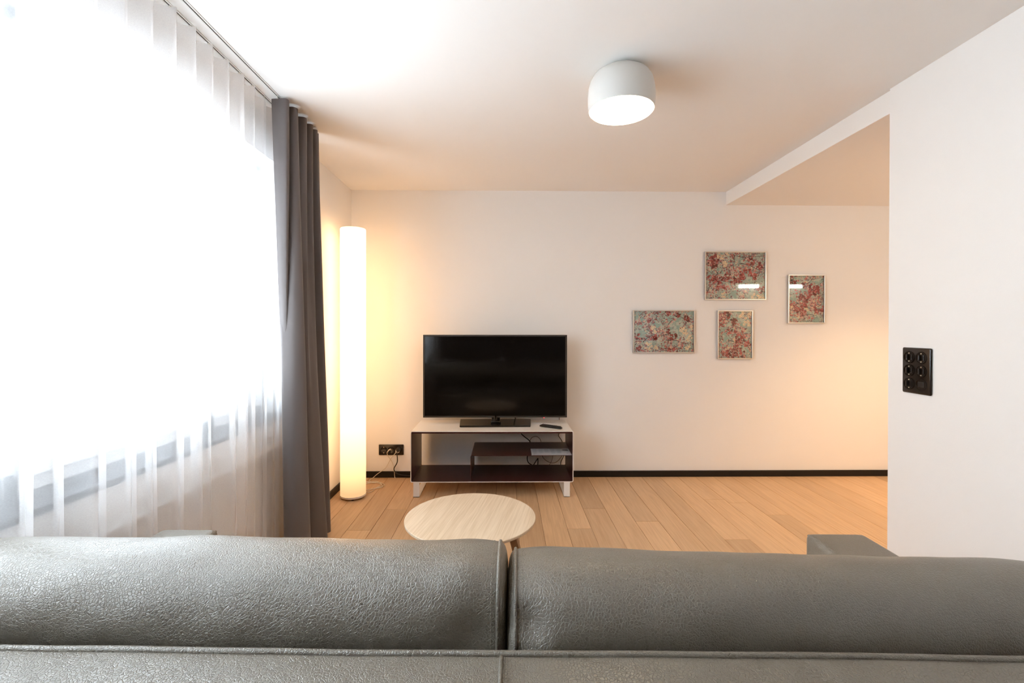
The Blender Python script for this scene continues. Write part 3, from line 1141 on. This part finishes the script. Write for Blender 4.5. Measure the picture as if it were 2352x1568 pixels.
# its cord: from the plug down the wall, a loose coil on the floor, into the lamp foot
random.seed(21)
cord = [(-0.925, 3.995, 0.224), (-0.941, 3.992, 0.203), (-0.971, 3.995, 0.170), (-0.989, 3.998, 0.133), (-1.018, 3.998, 0.085), (-1.081, 3.99, 0.041), (-1.112, 3.96, 0.016), (-1.131, 3.919, 0.004)]
for k in range(27):
    a = math.radians(70 + k * 47)
    rr = 0.105 + 0.03 * math.sin(k * 2.3)
    cord.append((-1.103 + rr * math.cos(a) * 0.95 + 0.012 * math.sin(k), 3.775 + rr * math.sin(a) * 1.05, 0.0035 + 0.0022 * (k % 4)))
cord += [(-1.13, 3.66, 0.006), (-1.14, 3.60, 0.006)]
cb = MB()
cb.tube(cord, 0.0026, 6, smooth=6)
co = cb.build('cord', M_CREAMPL, lamp, smooth=True)
pl = MB()
pl.lathe([(0.0, -0.034), (0.010, -0.033), (0.014, -0.026), (0.019, -0.006), (0.019, 0.0)], (-0.917, yf, 0.228), axis='y', n=20)
pl.build('plug', M_WHITEPL, co, angle=40)

# two more leads from the socket to the bench
bl = thing('black_lead', 'black power lead plugged into the right of the wall socket', 'cable', (-0.918, 4.0, 0.24), 'leads from the wall socket to the bench')
MB().tube([(-0.915, 3.99, 0.236), (-0.917, 3.985, 0.215), (-0.914, 3.988, 0.177), (-0.918, 3.995, 0.133), (-0.944, 4.0, 0.085), (-0.938, 4.0, 0.058), (-0.915, 4.004, 0.036), (-0.86, 4.004, 0.024), (-0.70, 4.0, 0.010)], 0.0042, 8, smooth=6).build('cord', M_BLACK, bl, smooth=True)
MB().lathe([(0.0, -0.046), (0.012, -0.044), (0.017, -0.036), (0.021, -0.010), (0.021, 0.0)], (-0.908, yf - 0.001, 0.243), axis='y', n=20).build('plug', M_BLACK, bl, angle=40)
wl_ = thing('white_lead', 'cream power lead plugged into the middle of the wall socket', 'cable', (-0.985, 4.0, 0.24), 'leads from the wall socket to the bench')
MB().tube([(-0.989, 3.99, 0.240), (-1.000, 3.985, 0.222), (-0.994, 3.988, 0.196), (-0.963, 4.002, 0.140), (-0.948, 4.008, 0.085), (-0.944, 4.009, 0.050), (-0.94, 4.0045, 0.012), (-0.935, 3.998, 0.004)], 0.0027, 8, smooth=6).build('cord', M_CREAMPL, wl_, smooth=True)
MB().tube([(-0.978, yf, 0.240), (-0.984, yf - 0.016, 0.241), (-0.990, yf - 0.028, 0.236), (-0.999, yf - 0.031, 0.224)], 0.0062, 10, smooth=5, taper=(1.1, 0.6)).build('plug', M_WHITEPL, wl_, smooth=True)

# ------------------------------------------------------------------ ceiling lamp
CC = (0.527, 2.145)
cl = thing('ceiling_lamp', 'round white dome ceiling lamp with glowing flat underside', 'lamp', (CC[0], CC[1], H))
prof = [(0.0, 2.449), (0.060, 2.449), (0.100, 2.440), (0.124, 2.424), (0.139, 2.400), (0.1475, 2.370), (0.151, 2.335), (0.1510, 2.305), (0.1490, 2.280), (0.1455, 2.266), (0.1435, 2.268)]
MB().lathe(prof, (CC[0], CC[1], 0), n=72).build('dome', M_LAMPBODY, cl, angle=40)
MB().lathe([(0.1436, 2.2675), (0.138, 2.260), (0.11, 2.2555), (0.0, 2.253)], (CC[0], CC[1], 0), n=72).build('diffuser', emit_mat('lit_opal_diffuser', (1.0, 0.77, 0.50), LAMP_DISC), cl, angle=40)

# ------------------------------------------------------------------ light switch block on the right wall
sw = thing('light_switch', 'black six gang light switch plate on the right white wall', 'switch', (XR, 2.12, 1.081))
sy0, sy1, sz0, sz1 = 2.046, 2.196, 0.977, 1.187
MB().box(XR - 0.011, XR, sy0, sy1, sz0, sz1, 0.007, 4).build('plate', M_BAKELITE, sw, angle=40)
xf = XR - 0.011
for i, z in enumerate((1.143, 1.082, 1.021)):
    for j, y in enumerate((2.155, 2.092)):
        ins = MB()
        ins.lathe([(0.0, -0.0012), (0.0225, -0.0012), (0.0245, -0.0045), (0.0270, -0.0045), (0.0285, 0.001)], (xf, y, z), axis='x', n=36)
        io = ins.build('switch_insert', M_BAKELITE, sw, angle=40)
        if i == 2 and j == 1:
            MB().box(xf - 0.0026, xf, y - 0.015, y + 0.015, z - 0.011, z + 0.013, 0.002, 2).build('dimmer_face', M_BLACK, io)
        else:
            MB().box(xf - 0.0052, xf, y - 0.0165, y + 0.0165, z - 0.0135, z + 0.0135, 0.002, 2).build('rocker', M_BAKELITE, io)
            MB().box(xf - 0.016, xf, y - 0.0045, y + 0.0045, z - 0.013, z + 0.013, 0.0025, 2).build('toggle', M_BAKELITE, io)
            for dz in (-0.0185, 0.0185):
                MB().lathe([(0.0, -0.0032), (0.0022, -0.0028), (0.0024, 0.0)], (xf, y, z + dz), axis='x', n=10).build('screw', M_DOT, io)

# ------------------------------------------------------------------ framed blossom prints
PM = [principled('print_' + n_, s2l(c), 0.7, 0.2) for n_, c in (
    ('teal', (166, 180, 168)), ('pale_teal', (186, 196, 182)), ('mauve', (138, 114, 116)), ('twig', (58, 38, 38)), ('red', (142, 64, 60)),
    ('dark_red', (96, 34, 36)), ('cream', (236, 214, 178)), ('pink', (214, 168, 156)), ('rose', (184, 96, 92)), ('deep_teal', (148, 174, 164)))]
TEAL, PALE, MAUVE, TWIG, RED, DRED, CREAM, PINK, ROSE, DTEAL = range(10)


def picture(label, x0, x1, z0, z1, seed, branches, clusters, yawd=0.0, pitchd=0.0):
    rnd = random.Random(seed)
    w, h = x1 - x0, z1 - z0
    cx, cz = (x0 + x1) / 2, (z0 + z1) / 2
    t = thing('framed_print', label, 'picture', (cx, D, cz), 'framed blossom prints on the back wall')
    yF, yP, yG = D - 0.022, D - 0.008, D - 0.0165
    fwid = 0.0085
    fb = MB()
    for q in ((x0, x1, z1 - fwid, z1), (x0, x1, z0, z0 + fwid), (x0, x0 + fwid, z0 + fwid, z1 - fwid), (x1 - fwid, x1, z0 + fwid, z1 - fwid)):
        fb.box(q[0], q[1], yF, D - 0.001, q[2], q[3], 0.001, 1)
    fb.build('frame', M_ALU, t)
    a0, a1, c0, c1 = x0 + fwid - 0.0005, x1 - fwid + 0.0005, z0 + fwid - 0.0005, z1 - fwid + 0.0005
    iw, ih = a1 - a0, c1 - c0
    pb = MB()
    pb.add([(a0, yP, c0), (a1, yP, c0), (a1, yP, c1), (a0, yP, c1)], [(0, 1, 2, 3)], TEAL)
    lay = [0]

    def P(u, v):
        return (min(max(a0 + u * iw, a0), a1), min(max(c1 - v * ih, c0), c1))

    def poly(pts, mi):
        lay[0] += 1
        y = yP - 0.0004 - lay[0] * 7e-7
        q = [(p[0], y, p[1]) for p in pts]
        pb.add(q, [tuple(range(len(q)))], mi)

    def blob(u, v, r, mi, k=7, jag=0.35):
        r = r * 0.30      # r in frame-height independent metres below
        ang0 = rnd.uniform(0, 6.3)
        px, pz = a0 + u * iw, c1 - v * ih
        pts = []
        for i in range(k):
            a = ang0 + 2 * PI * i / k
            rr = r * (1 + rnd.uniform(-jag, jag))
            pts.append((min(max(px + rr * math.cos(a), a0), a1), min(max(pz + rr * math.sin(a), c0), c1)))
        poly(pts, mi)

    def flower(u, v, r, mi, dot=DRED):
        r *= 0.30
        px, pz = a0 + u * iw, c1 - v * ih
        if not (a0 < px < a1 and c0 < pz < c1):
            return
        ang0 = rnd.uniform(0, 6.3)
        sq = rnd.uniform(0.65, 1.0)
        n_ = 5
        pts = []
        for i in range(n_ * 3):
            a = ang0 + 2 * PI * i / (n_ * 3)
            rr = r * (0.55 if i % 3 == 0 else 1.0)
            pts.append((min(max(px + rr * math.cos(a), a0), a1), min(max(pz + rr * math.sin(a) * sq, c0), c1)))
        poly(pts, mi)
        d = r * 0.24
        poly([(min(max(px + d * math.cos(2 * PI * i / 6), a0), a1), min(max(pz + d * math.sin(2 * PI * i / 6), c0), c1)) for i in range(6)], dot)

    def twig(pts, wd, mi=TWIG):
        Pp = catmull([Vector((a0 + u * iw, 0, c1 - v * ih)) for u, v in pts], 8)
        for i in range(len(Pp) - 1):
            a, b = Pp[i], Pp[i + 1]
            if not (a0 <= a.x <= a1 and c0 <= a.z <= c1 and a0 <= b.x <= a1 and c0 <= b.z <= c1):
                continue
            d = (b - a)
            if d.length < 1e-6:
                continue
            nn = Vector((-d.z, 0, d.x)).normalized() * wd * (1 - 0.4 * i / len(Pp)) * rnd.uniform(0.75, 1.2)
            q = [a + nn, b + nn, b - nn, a - nn]
            poly([(min(max(p.x, a0), a1), min(max(p.z, c0), c1)) for p in q], mi)
    area = iw * ih / 0.19
    # soft distance: tonal patches, hazy twigs and out-of-focus blossom
    for _ in range(int(60 * area)):
        blob(rnd.random(), rnd.random(), rnd.uniform(0.05, 0.13), rnd.choice((PALE, DTEAL, TEAL, PALE)), 9, 0.4)
    for _ in range(int(620 * area)):
        u, v = rnd.random(), rnd.random()
        if noise.noise(Vector((u * iw * 12 + seed, v * ih * 12, seed))) > -0.12:
            blob(u, v, rnd.uniform(0.012, 0.034), rnd.choice((MAUVE, MAUVE, PINK, MAUVE, ROSE)), 6, 0.5)
    for _ in range(int(70 * area)):
        u, v = rnd.random(), rnd.random()
        a = rnd.uniform(0, 6.3)
        l = rnd.uniform(0.05, 0.16)
        twig([(u, v), (u + l * 0.5 * math.cos(a) + rnd.uniform(-.02, .02), v + l * 0.5 * math.sin(a)), (u + l * math.cos(a), v + l * math.sin(a) + rnd.uniform(-.03, .03))], rnd.uniform(0.0008, 0.0018), rnd.choice((MAUVE, TWIG, DRED)))
    # scattered small blossom and buds
    for _ in range(int(850 * area)):
        u, v = rnd.random(), rnd.random()
        if noise.noise(Vector((u * iw * 10 + 5 * seed, v * ih * 10, 2.0))) < -0.18:
            continue
        c = rnd.choice((PINK, CREAM, ROSE, RED, MAUVE, CREAM, DRED))
        flower(u, v, rnd.uniform(0.010, 0.022), c, rnd.choice((TWIG, DRED, RED)))
    for _ in range(int(420 * area)):
        blob(rnd.random(), rnd.random(), rnd.uniform(0.004, 0.010), rnd.choice((TWIG, DRED, TWIG, RED)), 5, 0.4)
    for pts, wd in branches:
        twig(pts, wd)
        for k in range(10):
            q = rnd.choice(pts)
            flower(q[0] + rnd.uniform(-.06, .06), q[1] + rnd.uniform(-.06, .06), rnd.uniform(0.014, 0.026), rnd.choice((CREAM, PINK, RED)))
    for u, v, r, kind, n_ in clusters:
        for k in range(n_):
            a, q = rnd.uniform(0, 6.3), r * math.sqrt(rnd.random())
            uu, vv = u + q * math.cos(a) * 0.30 / iw, v + q * math.sin(a) * 0.30 / ih
            if not (0.01 < uu < 0.99 and 0.01 < vv < 0.99):
                continue
            if kind == 'cream':
                flower(uu, vv, rnd.uniform(0.030, 0.042), CREAM, rnd.choice((TWIG, RED)))
            elif kind == 'red':
                blob(uu, vv, rnd.uniform(0.018, 0.042), rnd.choice((RED, RED, DRED, ROSE)), 6, 0.6)
                if rnd.random() < 0.25:
                    flower(uu, vv, 0.022, PINK, DRED)
            elif kind == 'leaf':
                blob(uu, vv, rnd.uniform(0.025, 0.045), rnd.choice((RED, RED, TWIG, DRED)), 4, 0.7)
            elif kind == 'pink':
                flower(uu, vv, rnd.uniform(0.018, 0.032), rnd.choice((PINK, PINK, CREAM, ROSE)), DRED)
            elif kind == 'teal':
                blob(uu, vv, rnd.uniform(0.03, 0.06), rnd.choice((DTEAL, TEAL, PALE)), 8, 0.4)
    for _ in range(int(110 * area)):
        u, v = rnd.random(), rnd.random()
        if noise.noise(Vector((u * iw * 9 + 7 * seed, v * ih * 9, 6.0))) < 0.0:
            continue
        flower(u, v, rnd.uniform(0.010, 0.020), rnd.choice((PINK, CREAM, ROSE, MAUVE, DRED)), TWIG)
    pb.build('print', PM, t)
    MB().box(a0, a1, yG, yG + 0.002, c0, c1).build('glass', M_GLASS, t)
    if yawd or pitchd:
        t.rotation_euler = (pitchd, 0, yawd)
    return t


def sc(z):
    return 1.273 + (z - 1.273) * 0.995


picture('largest framed blossom print, highest of the four, landscape format', 1.710, 2.240, sc(1.522), sc(1.939), 3,
        [([(0.58, 0.23), (0.70, 0.26), (0.80, 0.31), (0.90, 0.37), (0.99, 0.36)], 0.0030), ([(0.03, 0.85), (0.08, 0.72), (0.15, 0.65), (0.12, 0.60)], 0.0022),
         ([(0.10, 0.53), (0.20, 0.47), (0.17, 0.38), (0.24, 0.50)], 0.0024), ([(0.24, 0.45), (0.32, 0.33), (0.42, 0.30)], 0.0022), ([(0.48, 0.05), (0.48, 0.20)], 0.003),
         ([(0.52, 0.07), (0.62, 0.10), (0.75, 0.09), (0.98, 0.08)], 0.0022), ([(0.33, 0.95), (0.42, 0.88), (0.54, 0.85), (0.66, 0.78)], 0.0018), ([(0.48, 0.50), (0.50, 0.78)], 0.003)],
        [(0.14, 0.16, 0.16, 'red', 46), (0.12, 0.28, 0.12, 'red', 30), (0.05, 0.24, 0.08, 'pink', 8), (0.26, 0.07, 0.11, 'cream', 14), (0.36, 0.04, 0.05, 'cream', 5),
         (0.33, 0.26, 0.09, 'cream', 11), (0.50, 0.40, 0.13, 'pink', 22), (0.62, 0.35, 0.12, 'pink', 18), (0.76, 0.20, 0.14, 'red', 26), (0.92, 0.29, 0.09, 'red', 22),
         (0.80, 0.37, 0.08, 'pink', 10), (0.68, 0.45, 0.16, 'red', 30), (0.58, 0.55, 0.13, 'red', 30), (0.82, 0.52, 0.10, 'red', 16), (0.10, 0.58, 0.13, 'red', 30), (0.22, 0.58, 0.12, 'red', 22),
         (0.38, 0.56, 0.15, 'red', 24), (0.50, 0.60, 0.07, 'red', 16), (0.75, 0.63, 0.14, 'teal', 10), (0.95, 0.66, 0.08, 'teal', 8), (0.93, 0.80, 0.07, 'leaf', 9), (0.80, 0.89, 0.18, 'teal', 26),
         (0.45, 0.93, 0.12, 'teal', 10), (0.68, 0.83, 0.08, 'pink', 9), (0.85, 0.98, 0.13, 'cream', 14), (0.97, 0.94, 0.06, 'cream', 6), (0.07, 0.88, 0.10, 'pink', 14), (0.30, 0.92, 0.07, 'cream', 5),
         (0.62, 0.95, 0.07, 'pink', 8), (0.25, 0.74, 0.12, 'red', 14)])
picture('framed blossom print at lower left, landscape with much pale teal', 1.094, 1.625, sc(1.063), sc(1.432), 17,
        [([(0.03, 0.27), (0.08, 0.14), (0.14, 0.05)], 0.0028), ([(0.40, 0.60), (0.48, 0.58), (0.56, 0.57), (0.62, 0.62)], 0.0030), ([(0.36, 0.38), (0.42, 0.32), (0.55, 0.27), (0.58, 0.26)], 0.0017),
         ([(0.54, 0.42), (0.60, 0.28), (0.70, 0.17), (0.84, 0.16)], 0.0026), ([(0.55, 0.72), (0.68, 0.71), (0.80, 0.77), (0.92, 0.80)], 0.0026), ([(0.15, 0.76), (0.22, 0.66), (0.31, 0.56), (0.20, 0.44)], 0.0028),
         ([(0.50, 0.91), (0.65, 0.93), (0.80, 0.92), (0.98, 0.91)], 0.0025), ([(0.37, 0.10), (0.39, 0.25)], 0.003), ([(0.02, 0.83), (0.06, 0.75)], 0.002)],
        [(0.60, 0.12, 0.12, 'teal', 16), (0.72, 0.30, 0.16, 'teal', 26), (0.70, 0.52, 0.16, 'teal', 26), (0.42, 0.37, 0.10, 'teal', 14), (0.10, 0.48, 0.13, 'teal', 16), (0.08, 0.20, 0.10, 'teal', 8), (0.95, 0.08, 0.08, 'teal', 8),
         (0.56, 0.05, 0.08, 'red', 16), (0.73, 0.11, 0.07, 'leaf', 12), (0.88, 0.17, 0.07, 'leaf', 12), (0.90, 0.22, 0.04, 'leaf', 6), (0.69, 0.20, 0.06, 'pink', 6), (0.30, 0.40, 0.07, 'cream', 8), (0.35, 0.50, 0.05, 'cream', 5),
         (0.82, 0.45, 0.10, 'cream', 14), (0.86, 0.54, 0.06, 'cream', 6), (0.96, 0.40, 0.06, 'cream', 7), (0.93, 0.66, 0.09, 'cream', 9), (0.24, 0.86, 0.11, 'cream', 16), (0.37, 0.89, 0.06, 'cream', 6),
         (0.66, 0.62, 0.09, 'leaf', 16), (0.57, 0.50, 0.07, 'leaf', 8), (0.45, 0.50, 0.14, 'pink', 26), (0.35, 0.64, 0.09, 'red', 14), (0.24, 0.16, 0.12, 'pink', 16), (0.25, 0.22, 0.06, 'red', 8), (0.08, 0.27, 0.09, 'pink', 12),
         (0.56, 0.64, 0.06, 'pink', 8), (0.10, 0.95, 0.12, 'red', 20), (0.65, 0.95, 0.14, 'red', 16), (0.78, 0.80, 0.10, 'pink', 14), (0.62, 0.84, 0.07, 'pink', 7), (0.57, 0.35, 0.06, 'pink', 6), (0.10, 0.66, 0.12, 'red', 14), (0.90, 0.88, 0.06, 'cream', 5)])
picture('framed blossom print below the largest one, portrait format', 1.822, 2.127, sc(1.011), sc(1.431), 29,
        [([(0.0, 0.20), (0.15, 0.18), (0.27, 0.18), (0.38, 0.25)], 0.003), ([(0.30, 0.62), (0.45, 0.64), (0.62, 0.69), (0.78, 0.77), (0.97, 0.76)], 0.003), ([(0.27, 0.31), (0.45, 0.30), (0.68, 0.36), (0.88, 0.38)], 0.0024),
         ([(0.13, 0.50), (0.25, 0.47), (0.40, 0.49), (0.97, 0.48)], 0.0022), ([(0.13, 0.50), (0.12, 0.60), (0.20, 0.62)], 0.003), ([(0.92, 0.77), (0.97, 0.82)], 0.002)],
        [(0.52, 0.10, 0.16, 'teal', 22), (0.66, 0.22, 0.14, 'teal', 18), (0.20, 0.55, 0.10, 'teal', 9), (0.84, 0.81, 0.12, 'teal', 12), (0.55, 0.96, 0.10, 'teal', 10), (0.32, 0.27, 0.06, 'teal', 5),
         (0.16, 0.10, 0.15, 'red', 26), (0.12, 0.15, 0.10, 'pink', 10), (0.32, 0.10, 0.06, 'leaf', 7), (0.76, 0.08, 0.12, 'cream', 14), (0.92, 0.05, 0.09, 'cream', 8), (0.88, 0.27, 0.11, 'cream', 10), (0.47, 0.22, 0.10, 'leaf', 16),
         (0.12, 0.28, 0.08, 'rose' if False else 'red', 8), (0.25, 0.20, 0.07, 'pink', 7), (0.60, 0.38, 0.14, 'pink', 16), (0.72, 0.42, 0.09, 'pink', 10), (0.35, 0.43, 0.06, 'red', 8), (0.62, 0.50, 0.14, 'red', 24), (0.86, 0.68, 0.09, 'red', 22), (0.72, 0.58, 0.09, 'red', 12),
         (0.48, 0.60, 0.05, 'cream', 4), (0.60, 0.66, 0.10, 'red', 16), (0.62, 0.75, 0.09, 'pink', 10), (0.25, 0.78, 0.18, 'pink', 26), (0.28, 0.92, 0.20, 'red', 50), (0.62, 0.90, 0.16, 'red', 26), (0.48, 0.80, 0.10, 'red', 14), (0.93, 0.52, 0.08, 'pink', 8)])
picture('framed blossom print farthest right on the wall, portrait format', 2.432, 2.752, sc(1.320), sc(1.741), 41,
        [([(0.02, 0.57), (0.16, 0.56), (0.30, 0.61), (0.48, 0.67), (0.66, 0.70)], 0.003), ([(0.40, 0.20), (0.55, 0.16), (0.66, 0.08), (0.72, 0.02)], 0.0026), ([(0.30, 0.18), (0.40, 0.17)], 0.002), ([(0.66, 0.09), (0.80, 0.06), (0.98, 0.03)], 0.0018),
         ([(0.42, 0.83), (0.60, 0.83), (0.80, 0.85)], 0.0026), ([(0.38, 0.55), (0.48, 0.61)], 0.002), ([(0.86, 0.70), (0.84, 0.80)], 0.003), ([(0.05, 0.54), (0.05, 0.46)], 0.002)],
        [(0.30, 0.08, 0.22, 'teal', 30), (0.52, 0.30, 0.12, 'teal', 14), (0.70, 0.20, 0.12, 'teal', 12), (0.17, 0.50, 0.11, 'teal', 12), (0.30, 0.33, 0.10, 'teal', 10), (0.14, 0.13, 0.08, 'leaf', 12), (0.26, 0.12, 0.05, 'pink', 5), (0.43, 0.19, 0.07, 'leaf', 10),
         (0.50, 0.13, 0.05, 'pink', 5), (0.74, 0.04, 0.08, 'pink', 8), (0.73, 0.26, 0.14, 'red', 30), (0.72, 0.38, 0.16, 'red', 36), (0.52, 0.42, 0.12, 'red', 20), (0.30, 0.41, 0.11, 'red', 18), (0.52, 0.51, 0.09, 'red', 14), (0.78, 0.52, 0.16, 'pink', 26), (0.68, 0.60, 0.12, 'pink', 14),
         (0.37, 0.55, 0.10, 'red', 16), (0.33, 0.57, 0.06, 'pink', 6), (0.12, 0.63, 0.09, 'red', 20), (0.05, 0.66, 0.05, 'cream', 4), (0.38, 0.68, 0.12, 'red', 22), (0.52, 0.71, 0.05, 'cream', 4), (0.24, 0.73, 0.08, 'red', 12), (0.40, 0.80, 0.10, 'red', 14), (0.28, 0.90, 0.14, 'pink', 18),
         (0.60, 0.90, 0.08, 'pink', 8), (0.80, 0.72, 0.07, 'red', 9), (0.93, 0.74, 0.06, 'red', 8), (0.10, 0.95, 0.10, 'pink', 8)])

# ------------------------------------------------------------------ side room around the corner: what lights it and mirrors in the picture glass
for x0, x1, lab in ((2.86, 3.095, 'short white light bar on the side room wall, nearer the corner'), (3.33, 3.63, 'longer white light bar on the side room wall, farther from the corner')):
    t = thing('light_bar', lab, 'lamp', ((x0 + x1) / 2, YE, 1.795))
    MB().box(x0 - 0.01, x1 + 0.01, YE, YE + 0.04, 1.815, 1.835, 0.002, 1).build('housing', M_WHITEMET, t)
    MB().box(x0, x1, YE + 0.002, YE + 0.038, 1.772, 1.815, 0.004, 2).build('diffuser', emit_mat('lit_bar_diffuser', (1.0, 0.93, 0.80), BAR), t)
dl = thing('downlight', 'round recessed downlight in the lowered ceiling of the side room', 'lamp', (3.15, 2.85, HS))
MB().lathe([(0.035, HS - 0.001), (0.048, HS - 0.004), (0.052, HS - 0.002), (0.052, HS)], (3.15, 2.85, 0), n=32).build('trim_ring', M_WHITEMET, dl, angle=40)
MB().lathe([(0.0, HS - 0.001), (0.035, HS - 0.001)], (3.15, 2.85, 0), n=32).build('lens', emit_mat('lit_downlight_lens', (1.0, 0.78, 0.5), 6.0), dl)
sp = bpy.data.lights.new('downlight_beam', 'SPOT')
sp.energy = DOWNLIGHT_W
sp.color = (1.0, 0.66, 0.34)
sp.spot_size = math.radians(112)
sp.spot_blend = 0.75
sp.shadow_soft_size = 0.04
so_ = bpy.data.objects.new('downlight_beam', sp)
so_.location = (3.15, 2.85, HS - 0.01)
COL.objects.link(so_)
